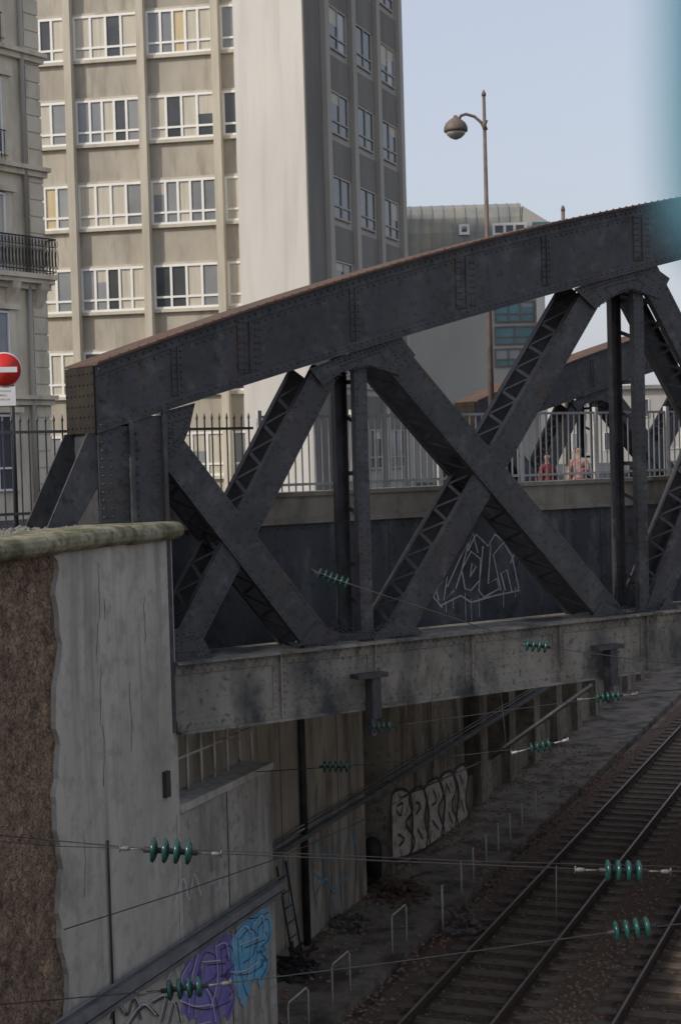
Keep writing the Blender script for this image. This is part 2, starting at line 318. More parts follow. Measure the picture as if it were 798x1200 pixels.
w=MB(); sx=NW.px(205,1000)[0]; w.fb(NW,sx,sx+.008,-.036,-.03,0,zl-.1); w.build('joint',M['iron'],lw)
def crom(pts,n=6):
    out=[]; P=[V((*p,0)) for p in pts]; m=len(P)
    for i in range(m-1):
        p0=P[max(i-1,0)];p1=P[i];p2=P[i+1];p3=P[min(i+2,m-1)]
        for k in range(n):
            t=k/n; out.append(.5*((2*p1)+(p2-p0)*t+(2*p0-5*p1+4*p2-p3)*t*t+(3*p1-p0-3*p2+p3)*t**3))
    out.append(P[-1]); return [(a.x,a.y) for a in out]
def ribbons(mb,F_,w,lines,wd,smooth=True):
    for ln in lines:
        pts=[F_.px(x,y,w) for x,y in (crom(ln) if smooth and len(ln)>2 else ln)]
        n=len(pts); vs=[]
        for i in range(n):
            a=pts[max(i-1,0)];b=pts[min(i+1,n-1)]; d=V((b[0]-a[0],b[1]-a[1])); d=d.normalized() if d.length>0 else V((1,0))
            h=wd*(.8+.4*R_())/2
            for sg in (-1,1): vs.append(F_.p(pts[i][0]-d.y*h*sg,w,pts[i][1]+d.x*h*sg))
        mb.add(vs,[(2*i,2*i+1,2*i+3,2*i+2) for i in range(n-1)]); w-=.0006
pur=[[(224,1190),(228,1150),(236,1118),(250,1120),(252,1140),(238,1152),(230,1150)],[(238,1152),(250,1170),(256,1200)],[(226,1130),(216,1150),(222,1168)],[(256,1110),(258,1150),(250,1185)],[(256,1112),(268,1108),(272,1128),(262,1142),(272,1165),(264,1190)],[(214,1175),(232,1182),(250,1180),(268,1172)],[(240,1130),(262,1128)],[(230,1205),(250,1200)]]
blu=[[(276,1098),(278,1130),(284,1158),(290,1170)],[(278,1100),(290,1088),(298,1096),(294,1118),(282,1128)],[(300,1084),(298,1120),(294,1150)],[(300,1086),(311,1076),(313,1098),(302,1112),(311,1128),(302,1148)],[(288,1076),(300,1074),(312,1068)],[(274,1142),(290,1140),(306,1130)],[(284,1110),(308,1100)]]
drk=[[(130,1195),(140,1178),(150,1190),(158,1172),(166,1196)],[(150,1205),(170,1180),(186,1192)],[(180,1176),(196,1170),(190,1200)],[(198,1206),(206,1176),(212,1200)]]
gr=MB(); ribbons(gr,NW,-.036,pur,.30); gr.build('graffiti',M['gpurple'],lw)
gr=MB(); ribbons(gr,NW,-.042,blu,.30); gr.build('graffiti',M['gblue'],lw)
gr=MB(); ribbons(gr,NW,-.048,[[(x+3,y+1.5) for x,y in l] for l in pur+blu],.012); ribbons(gr,NW,-.060,drk,.03)
gr.build('graffiti',M['gblack'],lw)
gr=MB(); ribbons(gr,NW,-.064,[[(x-3,y-2) for x,y in l[:3]] for l in pur+blu+drk]+[[(196,1150),(205,1135),(212,1155),(206,1165)],[(205,1060),(215,1030),(222,1055),(228,1025),(236,1050)]],.016); gr.build('graffiti',M['gwhite'],lw)
d=MB()
q=NW.px(322,1040,-.15)
d.fb(NW,-12,sl,-.20,-.036,q[1]-.08,q[1]+.02)
d.fb(NW,-12,sl,-.14,-.036,q[1]-.20,q[1]-.14)
d.tube([NW.p(-12,-.12,q[1]+.10),NW.p(sl,-.12,q[1]+.07)],.018,6)
tag(d.build('cable_trunking',M['duct'],org=NW.p(0,-.2,q[1])),'grey cable trunking running above the blue and purple graffiti','cable trunking')
rr=empty('handrail',NW.p(0,.3,zl)); tag(rr,'pale pipe handrail on the ledge beneath the bridge girder','handrail')
for zz,r_ in ((.85,.026),(.45,.022)):
    b=MB(); b.tube([NW.p(.05,.3,zl+zz),NW.p(3.0,.3,zl+zz)],r_,8); b.build('rail',M['whitepaint'],rr)
for k in range(8):
    b=MB(); b.tube([NW.p(.1+k*.41,.3,zl-.02),NW.p(.1+k*.41,.3,zl+.85)],.022,8); b.build('post',M['whitepaint'],rr)
# set-back wall
sw=empty('retaining_wall',FW.p(0,0,0)); tag(sw,'set-back trench wall, grey-beige then brown with niches, running under the bridge deck','retaining wall')
def fs(px,py): return FW.px(px,py)[0]
sA=fs(430,1040); sB=fs(459,1000); sC=fs(546,960)
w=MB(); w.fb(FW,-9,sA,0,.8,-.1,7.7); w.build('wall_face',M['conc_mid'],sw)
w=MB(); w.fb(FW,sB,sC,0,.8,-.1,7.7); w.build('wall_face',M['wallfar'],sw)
w=MB(); w.fb(FW,-9,120,1.1,1.6,-.1,7.75); w.build('back_wall',M['wallfar'],sw)
s_=sC+1.5; n=0
while s_<70 and n<22:
    b=MB(); b.fb(FW,s_,s_+.7,.0,1.1,-.1,7.6); b.fb(FW,s_-.08,s_+.78,-.05,1.1,5.6,5.9); b.build('pilaster',M['wallfar'],sw); s_+=2.9; n+=1
w=MB(); w.fb(FW,sC,120,.2,1.1,-.1,.9); w.build('plinth',M['wallfar'],sw)
w=MB(); x=fs(353,1000); w.tube([FW.p(x,-.08,.05),FW.p(x,-.08,6.0)],.07,10)
w.build('downpipe',M['iron'],sw)
for x in (331,398,505):
    w=MB(); x=fs(x,1000); w.fb(FW,x,x+.02,-.004,0,0.2,6); w.build('joint',M['iron'],sw)
w=MB()
for x,y0,y1 in ((372,920,1080),(415,930,1050),(388,1010,1090),(338,1000,1080)): crackline(w,FW,x,y0,y1,-.006,.03)
w.build('crack',M['iron'],sw)
LT=[[(460,1008),(459,940),(466,926),(480,930),(483,952),(476,965),(486,985),(480,1002),(470,1006)],
    [(482,1002),(484,960),(480,934),(492,922),(500,935),(498,962),(504,990),(492,998)],
    [(500,994),(503,952),(498,925),(512,912),(520,930),(514,950),(521,975),(512,986)],
    [(517,984),(522,940),(516,914),(528,904),(535,922),(530,944),(537,966),(528,978)],
    [(533,974),(538,930),(533,906),(543,896),(549,910),(546,935),(549,956),(543,966)]]
gr=MB(); ww=-.006
for L_ in LT:
    c_=crom(L_+[L_[0]],3)[:-1]
    gr.add([FW.p(a,ww,z) for a,z in [FW.px(x,y,ww) for x,y in c_]],[tuple(range(len(c_)))]); ww-=.001
gr.build('graffiti',M['ggrey'],sw)
gr=MB(); ribbons(gr,FW,-.02,[L_+[L_[0]] for L_ in LT],.075)
ribbons(gr,FW,-.03,[[(466,945),(472,942),(470,956),(465,950)],[(467,978),(474,984),(468,992)],[(488,940),(493,945),(488,955)],[(490,972),(496,984)],[(508,926),(512,938),(507,944)],[(507,962),(514,972)],[(523,918),(528,930)],[(526,952),(531,966)],[(539,908),(543,920)],[(541,938),(544,952)],[(463,1014),(500,1003),(548,966)]],.055); gr.build('graffiti',M['gblack'],sw)
gr=MB(); ribbons(gr,FW,-.008,[[(325,1030),(332,1000),(338,1035),(345,1010)],[(366,1010),(372,985),(380,1010),(376,1030),(366,1020)],[(384,990),(392,1010),(398,980)],[(405,1000),(412,970),(418,1000)],[(330,1080),(340,1060),(345,1085)],[(370,1050),(382,1030),(392,1045),(405,1020)]],.05)
gr.build('graffiti',M['gblue'],sw)
d=MB(); q=FW.px(342,990,-.12)
d.fb(FW,-8,60,-.16,-.02,q[1]-.06,q[1]+.02); d.tube([FW.p(-8,-.1,q[1]+.14),FW.p(60,-.1,q[1]+.14)],.022,6); d.tube([FW.p(-8,-.1,q[1]+.22),FW.p(60,-.1,q[1]+.21)],.014,6)
tag(d.build('cable_trunking',M['duct'],org=FW.p(0,-.1,q[1])),'grey cable trunking along the set-back wall, running away under the bridge','cable trunking')
b=MB(); c=onz(437,1030,0); b.lathe(V((c.x,c.y,0.06)),V((0,0,1)),[(0,.2),(.5,.22),(.75,.2),(.85,.08)],14); tag(b.build('equipment_case',M['iron'],org=c),'dark rounded trackside equipment case at the mouth of the wall niche','equipment case')
ls=fs(322,1060); lz=FW.px(322,1015)[1]
la=empty('ladder',FW.p(ls,-.2,0)); tag(la,'narrow metal ladder leaning on the wall beside the end of the graffiti wall','ladder')
for k in (0,.42):
    b=MB(); b.tube([FW.p(ls+k,-.35,.06),FW.p(ls+k,-.06,lz)],.02,6); b.build('side_rail',M['iron'],la)
k=.3
while k<lz-.1:
    b=MB(); ww=-.35+.29*(k/lz); b.tube([FW.p(ls,ww,k),FW.p(ls+.42,ww,k)],.013,6); b.build('rung',M['iron'],la); k+=.27
hoops=[(362,1208,-30,'bottom-most white pipe hoop beside the path, cut by the bottom of the photo'),(390,1181,30,'tall white pipe hoop beside the path, second from the bottom'),(460,1119,22,'white pipe hoop beside the path below the rusty heap'),]
for px,py,dx,lab in hoops:
    c=onz(px,py,0.06); e=FW.u*.85*(1 if dx>0 else -1); h=V((0,0,.72))
    b=MB(); b.tube([c,c+h*.92,c+h+e*.08,c+h+e*.92,c+h*.92+e,c+e],.017,8); tag(b.build('hoop_rail',M['whitepaint'],org=c),lab,'hoop rail','white hoops and posts along the trackside path')
posts=[(519,1090,.95),(541,1048,.75),(555,1031,.75),(570,1012,.7),(584,998,.7),(598,986,.7),(612,972,.7),(628,958,.7)]
words=['nearest','second','third','fourth','fifth','sixth','seventh','farthest']
for i,(px,py,h) in enumerate(posts):
    c=onz(px,py,0.06); b=MB(); b.tube([c,c+V((0,0,h*.9))],.02,8); b.tube([c+V((0,0,h*.9)),c+V((0,0,h*.9+.02))],.028,8); tag(b.build('marker_post',M['whitepaint'],org=c),words[i]+' of the thin white posts lining the trackside path','post','white hoops and posts along the trackside path')
def heap(px,py,n,rad,m,label,name='debris_heap'):
    c=onz(px,py,.06); rk=MB()
    for i in range(n):
        a=R_()*6.28; r=rad*R_()**.7; rk.rock(c+V((math.cos(a)*r,math.sin(a)*r*1.5,.22*(1-r/rad)*R_())),.03+.07*R_()**2)
    for i in range(7):
        a=R_()*3; p=c+V(((R_()-.5)*rad,(R_()-.5)*rad,.12+R_()*.15)); rk.bar(p,p+V((math.cos(a)*.5,math.sin(a)*.5,.1*R_())),V((0,0,1)),.04,.05)
    tag(rk.build(name,m,org=c),label,'debris',kind='stuff')
heap(466,1048,160,.75,M['rust'],'rusty brown heap of debris on the path below the wall graffiti')
heap(345,1138,120,.5,M['iron'],'dark junk piled at the foot of the ladder')
heap(541,1086,50,.4,M['greyrubble'],'small pale heap of stones beside the nearer track')
heap(410,1085,60,.5,M['greyrubble'],'grey rubble strewn at the foot of the grey-beige wall')
# ------------------------------------------------------------ near truss
zCt=(TF.px(197,780)[1]+TF.px(798,715)[1])/2; zCb=(TF.px(197,857)[1]+TF.px(798,780)[1])/2
top=[TF.px(*p) for p in [(115,424),(197,394),(300,355),(410,322),(500,298),(600,273),(700,250),(798,229)]]
bot=[TF.px(*p) for p in [(150,487),(197,480),(300,449),(400,417),(470,393),(560,362),(650,338),(750,316),(798,303)]]
ct=np.polyfit([p[0] for p in top],[p[1] for p in top],2); cb=np.polyfit([p[0] for p in bot],[p[1] for p in bot],2)
SE=28.0
def zf(c,s):
    if s>SE/2: s=SE-s
    if s<=9: return float(np.polyval(c,s))
    m=2*c[0]*9+c[1]; x=s-9; return float(np.polyval(c,9)+m*x-m*x*x/10)
zt=lambda s:zf(ct,s); zb=lambda s:zf(cb,s)
S0=-.94; S1=SE+.94; TW=.7
def loft(mb,fz0,fz1,w0,w1,s0=S0,s1=S1,n=60):
    vs=[];fs_=[]
    for i in range(n+1):
        s_=s0+(s1-s0)*i/n; a,b=fz0(s_),fz1(s_)
        vs+=[TF.p(s_,w0,a),TF.p(s_,w1,a),TF.p(s_,w1,b),TF.p(s_,w0,b)]
    for i in range(n):
        k=4*i; fs_+=[(k,k+1,k+5,k+4),(k+1,k+2,k+6,k+5),(k+2,k+3,k+7,k+6),(k+3,k,k+4,k+7)]
    fs_+=[(0,1,2,3),(4*n,4*n+1,4*n+2,4*n+3)]
    mb.add(vs,fs_)
tr=empty('bridge_truss',TF.p(0,0,zCb)); tag(tr,'near riveted dark steel bridge truss with arched top chord and crossing diagonals','bridge truss')
NR=-TF.n
b=MB(); loft(b,zb,lambda s:zt(s)-.03,-.04,-.015); loft(b,zb,lambda s:zt(s)-.03,TW+.015,TW+.04)
loft(b,lambda s:zb(s)-.02,lambda s:zb(s)+.001,-.09,.10); loft(b,lambda s:zb(s)-.02,lambda s:zb(s)+.001,TW-.1,TW+.09)
loft(b,lambda s:zt(s)-.16,lambda s:zt(s)-.032,-.06,-.04)
loft(b,lambda s:zb(s)+.002,lambda s:zb(s)+.11,-.06,-.04)
s_=S0+.05
while s_<12:
    b.rivet(TF.p(s_,-.06,zt(s_)-.10),NR); b.rivet(TF.p(s_,-.06,zb(s_)+.06),NR)
    b.rivet(TF.p(s_+.05,-.04,zt(s_)-.20),NR,.014); s_+=.10
spl=[TF.px(x,400)[0] for x in (205,290,415,545,640,752)]+[11.2,13,15,17,19,21,23,25]
for i,x in enumerate(spl):
    h0=zb(x)+.115; h1=zt(x)-.165
    wd=.34 if i%2 else .16
    b.fb(TF,x-wd/2,x+wd/2,-.056,-.04,h0,h1)
    b.fb(TF,x-.010,x+.010,-.075,-.056,h0,h1)
    z=h0+.04
    while z<h1 and x<12:
        for e in ((-wd/2+.03,-wd/4,wd/4,wd/2-.03) if i%2 else (-wd/2+.035,wd/2-.035)): b.rivet(TF.p(x+e,-.056,z),NR)
        z+=.085
b.build('top_chord',M['steel'],tr)
b=MB(); loft(b,lambda s:zt(s)-.03,lambda s:zt(s),-.13,TW+.13); s_=S0+.05
while s_<12: b.rivet(TF.p(s_,-.09,zt(s_)),V((0,0,1))); s_+=.13
b.build('top_flange',M['rust'],tr)
b=MB(); b.fb(TF,S0-.03,S0-.002,-.06,TW+.06,zb(S0)-.02,zt(S0)-.04)
for i in range(7):
    for j in range(6): b.rivet(TF.p(S0-.03,-.02+i*.12,zb(S0)+.05+j*.13),-TF.u,.02)
b.build('end_plate',M['endrust'],tr)
b=MB(); b.fb(TF,-.0,SE,-.05,-.02,zCb,zCt); b.fb(TF,0,SE,TW+.02,TW+.05,zCb,zCt)
b.fb(TF,0,SE,-.16,TW+.16,zCt,zCt+.03); b.fb(TF,0,SE,-.16,.06,zCb-.03,zCb); b.fb(TF,0,SE,TW-.06,TW+.16,zCb-.03,zCb)
b.fb(TF,0,SE,-.07,-.05,zCt-.13,zCt); b.fb(TF,0,SE,-.07,-.05,zCb,zCb+.13)
s_=.06
while s_<12:
    b.rivet(TF.p(s_,-.07,zCt-.04),NR,.015); b.rivet(TF.p(s_+.05,-.07,zCt-.10),NR,.015); b.rivet(TF.p(s_,-.07,zCb+.07),NR,.015)
    s_+=.10
for x in (1.5,2.97,4.6,6.2,7.92,9.6,11.2,13,15,17,19,21,23,25,27):
    b.fb(TF,x-.1,x+.1,-.065,-.05,zCb+.13,zCt-.13); b.fb(TF,x-.01,x+.01,-.12,-.065,zCb+.001,zCt-.001)
    for j in range(7):
        for e in(-.07,.07): b.rivet(TF.p(x+e,-.065,zCb+.17+j*.082),NR,.015)
for x0,x1 in ((1.9,2.8),(5.0,5.6),(6.9,7.7)):
    x=x0
    while x<x1:
        for j in range(4): b.rivet(TF.p(x,-.05,zCb+.22+j*.11),NR,.015)
        x+=.1
b.build('bottom_chord',M['chordlow'],tr)
def member(kind,p,q,wd,w0,lac=1,lwd=.05):
    d=V((q[0]-p[0],q[1]-p[1])); L=d.length; d.normalize(); e=V((-d.y,d.x))
    b=MB()
    def quad(wa,wb,h0,h1): 
        b.fpoly(TF,[(p[0]+e.x*h0,p[1]+e.y*h0),(q[0]+e.x*h0,q[1]+e.y*h0),(q[0]+e.x*h1,q[1]+e.y*h1),(p[0]+e.x*h1,p[1]+e.y*h1)],wa,wb)
    for a_,b_ in ((w0,w0+.016),(TW-w0-.016,TW-w0)):
        quad(a_,b_,-wd/2,wd/2)
    for (a_,b_) in ((w0+.017,w0+.10),(TW-w0-.10,TW-w0-.017)):
        quad(a_,b_,-wd/2+.001,-wd/2+.014); quad(a_,b_,wd/2-.014,wd/2-.001)
    n=int(L/.11)
    if p[0]<12:
        for i in range(1,n):
            for h in (-wd/2+.04,wd/2-.04):
                b.rivet(TF.p(p[0]+d.x*i*.11+e.x*h,w0,p[1]+d.y*i*.11+e.y*h),NR,.015,.012)
    o=b.build(kind,M['steel'],tr)
    sd=TF.u*d.x+V((0,0,d.y))
    if lac==1:
        b=MB(); st_=.42; n=int(L/st_)
        for h in (-wd/2+.02,wd/2-.02):
            for i in range(n):
                a0=i*st_+.1; a1=a0+st_*.5; a2=a0+st_
                pa=TF.p(p[0]+d.x*a0+e.x*h,w0+.08,p[1]+d.y*a0+e.y*h)
                pb=TF.p(p[0]+d.x*a1+e.x*h,TW-w0-.08,p[1]+d.y*a1+e.y*h)
                pc=TF.p(p[0]+d.x*a2+e.x*h,w0+.08,p[1]+d.y*a2+e.y*h)
                b.bar(pa,pb,sd,lwd,.012); b.bar(pb,pc,sd,lwd,.0125)
        b.build('lacing',M['steel'],o)
    else:
        n=int(L/.62)
        for i in range(1,n+1):
            a0=i*.62-.2; k=.16*(i%2); b=MB()
            h=-wd/2+.02
            b.bar(TF.p(p[0]+d.x*a0+e.x*h,w0+.06,p[1]+d.y*a0+e.y*h),TF.p(p[0]+d.x*(a0+k)+e.x*h,TW-w0-.06,p[1]+d.y*(a0+k)+e.y*h),sd,.06,.012)
            b.build('tie_bar',M['steel'],o)
    return o
P=lambda x,y:TF.px(x,y)
member('diagonal',P(196,520),P(378,757),.42,0)
member('diagonal',P(214,765),P(383,436),.38,.03)
member('diagonal',P(455,408),P(722,727),.43,0)
member('diagonal',P(467,745),P(704,331),.38,.03)
nodes=[7.92,12,16,20.08,25.03,28]
for a_,b_ in zip(nodes[:-1],nodes[1:]):
    member('diagonal',(a_+.2,zb(a_+.2)+.05),(b_-.25,zCt),.42,0); member('diagonal',(a_+.3,zCt),(b_-.25,zb(b_-.25)+.05),.38,.03)
def vpost(x,wd=.2): member('vertical_post',(x,zCt),(x,zb(x)+.06),wd,.055,2)
xv1=(P(417,430)[0]+P(441,735)[0])/2; xv2=(P(741,340)[0]+P(768,700)[0])/2
vpost(xv1); vpost(xv2)
for x in nodes[1:-1]: vpost(x)
b=MB(); xe0=S0+.02; xe1=P(151,540)[0]; xe2=P(191,560)[0]
b.fb(TF,xe0,xe1,-.035,TW+.035,zCb,zb(-.8)+.02); b.fb(TF,xe1+.002,xe2,-.05,TW+.05,zCb-.02,zb(-.3)+.0); b.fb(TF,xe1-.02,xe1+.03,-.10,-.036,zCb,zb(-.5)-.0); b.fb(TF,xe2-.03,xe2+.02,-.11,-.051,zCb,zb(0)-.0)
z=zCb+.8
while z<zb(-.5)-.1:
    for x in (xe0+.05,xe0+.16,xe1-.07,xe1+.09,xe2-.09): b.rivet(TF.p(x,-.035 if x<xe1 else -.05,z),NR)
    z+=.10
b.build('end_post',M['steel'],tr)
zq=zb(-.9)-.03
for w_ in (.0,TW-.04): 
    b=MB(); b.fpoly(TF,[(S0+.1,zq),(S0-.10,zq),(S0-.85,zq-1.5),(S0-.55,zq-1.5),(xe0+.1,zq-.5)],w_,w_+.03); b.build('end_bracket',M['steel'],tr)
def gus(pts,w=-.006):
    b=MB(); q=[P(*p) for p in pts]; b.fpoly(TF,q,w-.012,w); 
    cx=sum(p[0] for p in q)/len(q); cz=sum(p[1] for p in q)/len(q); n=len(q)
    for i in range(n):
        a_=q[i];c_=q[(i+1)%n]; L=math.hypot(c_[0]-a_[0],c_[1]-a_[1]); m=max(1,int(L/.09))
        for f in (.88,.66,.42):
            for k in range(m):
                t=k/m; x=a_[0]+(c_[0]-a_[0])*t; z=a_[1]+(c_[1]-a_[1])*t
                b.rivet(TF.p(cx+(x-cx)*f,w-.012,cz+(z-cz)*f),NR,.014,.012)
    b.build('gusset_plate',M['steel'],tr)
gus([(362,432),(400,417),(468,393),(486,416),(468,440),(436,428),(400,436),(378,452)])
gus([(672,338),(700,328),(765,312),(784,326),(772,350),(742,338),(715,348),(697,362)])
gus([(348,757),(370,728),(398,742),(440,742),(468,722),(492,738),(494,743)])
gus([(690,728),(705,705),(735,718),(770,716),(782,700),(798,717)])
gus([(198,778),(200,738),(222,734),(240,752),(250,774)])
gus([(192,545),(192,482),(228,472),(222,500),(214,520)],-.004)
for x,y in ((423,800),(700,765)):
    s_,z=P(x,y); h=MB(); h.fb(TF,s_-.05,s_+.09,-.34,-.17,zCb-.12,zCb+.42); h.fb(TF,s_-.28,s_+.2,-.36,-.165,zCb+.42,zCb+.48)
    h.fb(TF,s_-.07,s_+.0,-.33,-.2,zCb-.35,zCb-.12)
    h.build('hanger_bracket',M['steel'],tr)
ft=copy_tree(tr); ft.location=ft.location+V((6.2,19.5,0)); tag(ft,'far steel bridge truss seen through the near one, behind the street','bridge truss')
# ------------------------------------------------------------ bridge deck + parapet
D=V((6.2,19.5,0)); WP=1.35
dk=empty('bridge_deck',TF.p(0,1,7)); tag(dk,'dark steel bridge deck carrying the street over the tracks','bridge deck')
b=MB(); c=[TF.p(-.9,WP+.05,7.3),TF.p(SE,WP+.05,7.3),TF.p(SE,0,7.3)+D,TF.p(-.9,0,7.3)+D]; b.prism(c,V((0,0,.47))); b.build('deck_slab',M['asphalt'],dk)
for i in range(12):
    s_=.6+i*2.35; b=MB(); b.bar(TF.p(s_,WP+.1,6.8),TF.p(s_,0,6.8)+D,V((0,0,1)),.9,.04); b.bar(TF.p(s_,WP+.1,6.36),TF.p(s_,0,6.36)+D,V((0,0,1)),.03,.3); b.build('cross_girder',M['steel2'],dk)
zk1=TF.px(450,572,WP)[1]; zk0=TF.px(450,608,WP)[1]
pp=empty('bridge_parapet',TF.p(4,WP,zCb)); tag(pp,'dark steel plate parapet behind the near truss, stone capped, with white graffiti','parapet')
b=MB(); b.fb(TF,-.3,SE,WP,WP+.03,zCb+.1,zk0)
b.fb(TF,-.3,SE,TW+.06,WP-.001,zCb+.06,zCb+.1)
for k in range(7): 
    x=.15+k*4.1; b.fb(TF,x,x+.09,WP-.012,WP,zCb+.2,zk0-.001); 
    z=zCb+.25
    while z<zk0-.05 and x<12: b.rivet(TF.p(x+.045,WP-.012,z),NR); z+=.12
s_=0
while s_<12: b.rivet(TF.p(s_,WP,zk0-.07),NR); s_+=.14
b.build('plate',M['steel2'],pp)
b=MB(); b.fb(TF,-.3,SE,WP-.08,WP+.3,zk0,zk0+.07); s_=0
while s_<SE: b.fb(TF,s_+.004,min(s_+1.9,SE)-.004,WP-.03,WP+.26,zk0+.07,zk1-.06); b.fb(TF,s_+.004,min(s_+1.9,SE)-.004,WP-.09,WP+.3,zk1-.06,zk1); s_+=1.9
b.build('stone_cap',M['kerb'],pp)
gr=MB()
tagl=[[(514,704),(511,690),(524,676),(520,704),(532,692)],[(524,688),(540,652),(549,636),(540,672),(534,690)],[(545,690),(541,668),(552,646),(563,655),(562,680),(552,692),(545,690)],[(551,676),(553,660),(558,664),(551,676)],[(566,640),(561,692),(567,700),(585,690),(582,678),(572,684),(575,638)],[(587,692),(578,650),(590,636),(600,652),(608,690),(600,694),(594,668),(587,672),(592,692)],[(548,646),(558,626),(572,640),(580,626),(592,636),(603,628),(606,654)],[(516,710),(540,698),(552,706),(580,698),(609,692)],[(560,648),(554,624),(549,640)],[(596,632),(606,642),(598,660)],[(515,684),(508,700),(518,712)]]
ribbons(gr,TF,WP-.006,tagl,.024,False)
ribbons(gr,TF,WP-.014,[[(522,705),(523,718)],[(545,695),(546,728)],[(552,702),(553,735)],[(561,700),(562,724)],[(590,692),(590,712)],[(531,700),(531,713)],[(604,688),(604,700)]],.012,False)
ribbons(gr,TF,WP-.020,[[(243,700),(248,690),(254,700)],[(248,690),(249,706)],[(256,692),(262,703)],[(262,692),(256,703)]],.02,False)
gr.build('graffiti',M['gwhite'],pp)
def fence(name,label,s0,s1,zb_,zt_,w,m,step,pw,spear,post,pm):
    r=empty(name,TF.p(s0,w,zb_)); tag(r,label,'fence')
    b=MB(); n=int((s1-s0)/step)
    for i in range(n+1):
        x=s0+i*step; b.fb(TF,x-pw/2,x+pw/2,w-pw/2,w+pw/2,zb_,zt_-(.0 if spear else .04))
        if spear:
            c=TF.p(x,w,zt_); b.lathe(c,V((0,0,1)),[(0,.010),(.03,.020),(.10,.002)],5)
    b.build('pickets',m,r)
    for z in ((zt_-.12,zb_+.12) if spear else (zt_-.04,zb_+.1)): b=MB(); b.fb(TF,s0,s1,w-.02,w+.02,z-.018,z+.018); b.build('cross_rail',m,r)
    x=s0
    while x<s1 and post:
        b=MB(); b.fb(TF,x-.03,x+.03,w-.035,w+.035,zb_-.02,zt_+.05); b.build('post',pm,r); x+=post
zft=TF.px(300,487,WP+.12)[1]
fence('iron_fence','grey iron picket fence with spear tips left of and behind the truss end',-9,2.1,zk1-.25,zft-.05,WP+.12,M['greyiron'],.115,.016,True,2.4,M['greyiron'])
fence('iron_fence','pale galvanised bar fence on the stone cap behind the truss',2.2,SE,zk1,zft+.02,WP+.12,M['galv'],.115,.017,False,1.55,M['whitepaint'])
# ------------------------------------------------------------ people
def person(px,py_feet_Y,height,coat,rot,label,arm=0):
    c=atY(px,530,py_feet_Y); base=V((c.x,c.y,SZ)); k=height/1.7
    r=empty('person',base); tag(r,label,'person')
    me=bpy.data.meshes.new('b'); 
    J=[((0,0,.95),.11),((0,0,1.12),.09),((0,0,1.32),.11),((0,0,1.43),.065),((0,.0,1.49),.042),((0,.01,1.57),.072),((0,.01,1.64),.066),
       ((.145,0,1.38),.042),((.195,-.02,1.14),.034),((.18,-.14-arm,.95+arm),.027),((.18,-.18-arm,.90+arm),.031),
       ((-.145,0,1.38),.042),((-.195,0,1.14),.034),((-.18,-.06,.90),.027),((-.18,-.08,.83),.031),
       ((.09,0,.88),.08),((.10,-.03,.48),.055),((.10,.03,.09),.04),((.11,-.13,.04),.033),
       ((-.09,0,.88),.08),((-.10,.05,.48),.055),((-.10,.16,.10),.04),((-.11,.02,.04),.033)]
    E=[(0,1),(1,2),(2,3),(3,4),(4,5),(5,6),(2,7),(7,8),(8,9),(9,10),(2,11),(11,12),(12,13),(13,14),(0,15),(15,16),(16,17),(17,18),(0,19),(19,20),(20,21),(21,22)]
    Rm=Matrix.Rotation(rot,3,'Z')
    me.from_pydata([Rm@(V(p)*k) for p,_ in J],E,[]); ob=bpy.data.objects.new('b',me); COL.objects.link(ob)
    md=ob.modifiers.new('s','SKIN'); 
    for i,(_,rad) in enumerate(J): me.skin_vertices[0].data[i].radius=(rad*k,rad*k)
    me.skin_vertices[0].data[0].use_root=True
    ob.modifiers.new('u','SUBSURF').levels=2
    dg=bpy.context.evaluated_depsgraph_get(); m2=bpy.data.meshes.new_from_object(ob.evaluated_get(dg))
    bpy.data.objects.remove(ob)
    def shell(name,m,cond,off):
        bm=bmesh.new(); bm.from_mesh(m2); bm.normal_update()
        for v in bm.verts: v.co+=v.normal*off
        if cond: bmesh.ops.delete(bm,geom=[f for f in bm.faces if not cond((Rm.inverted()@f.calc_center_median())/k)],context='FACES')
        mm=bpy.data.meshes.new(name); bm.to_mesh(mm); bm.free(); mm.materials.clear(); mm.materials.append(m)
        for p in mm.polygons:p.use_smooth=True
        o=bpy.data.objects.new(name,mm); COL.objects.link(o); o.parent=r; return o
    shell('body',M['skin'],None,0)
    shell('jacket',coat,lambda c:.86<c.z<1.44 and not (c.z<.98 and abs(c.x)>.17),.014)
    shell('trousers',M['trousers'],lambda c:.1<c.z<.95 and abs(c.x)<.17,.010)
    shell('hair',M['hair'],lambda c:c.z>1.50 and (c.y>.02 or c.z>1.655),.014)
    b=MB(); h=base+Rm@(V((0,-.075,1.585))*k); b.lathe(h,Rm@V((0,-1,0)),[(0,.016),(.02,.010),(.028,.002)],6)
    for e in (-.028,.028): b.lathe(base+Rm@(V((e,-.068,1.62))*k),Rm@V((0,-1,0)),[(0,.010),(.006,.006)],6)
    b.build('face_features',M['skin'],r)
    return r
person(641,31.5,1.55,M['coatred'],.5,'person in a red top walking behind the pale fence, left of the pair')
person(678,32.0,1.67,M['coatpink'],-.4,'person in a pale patterned reddish top behind the pale fence, right of the pair',.25)
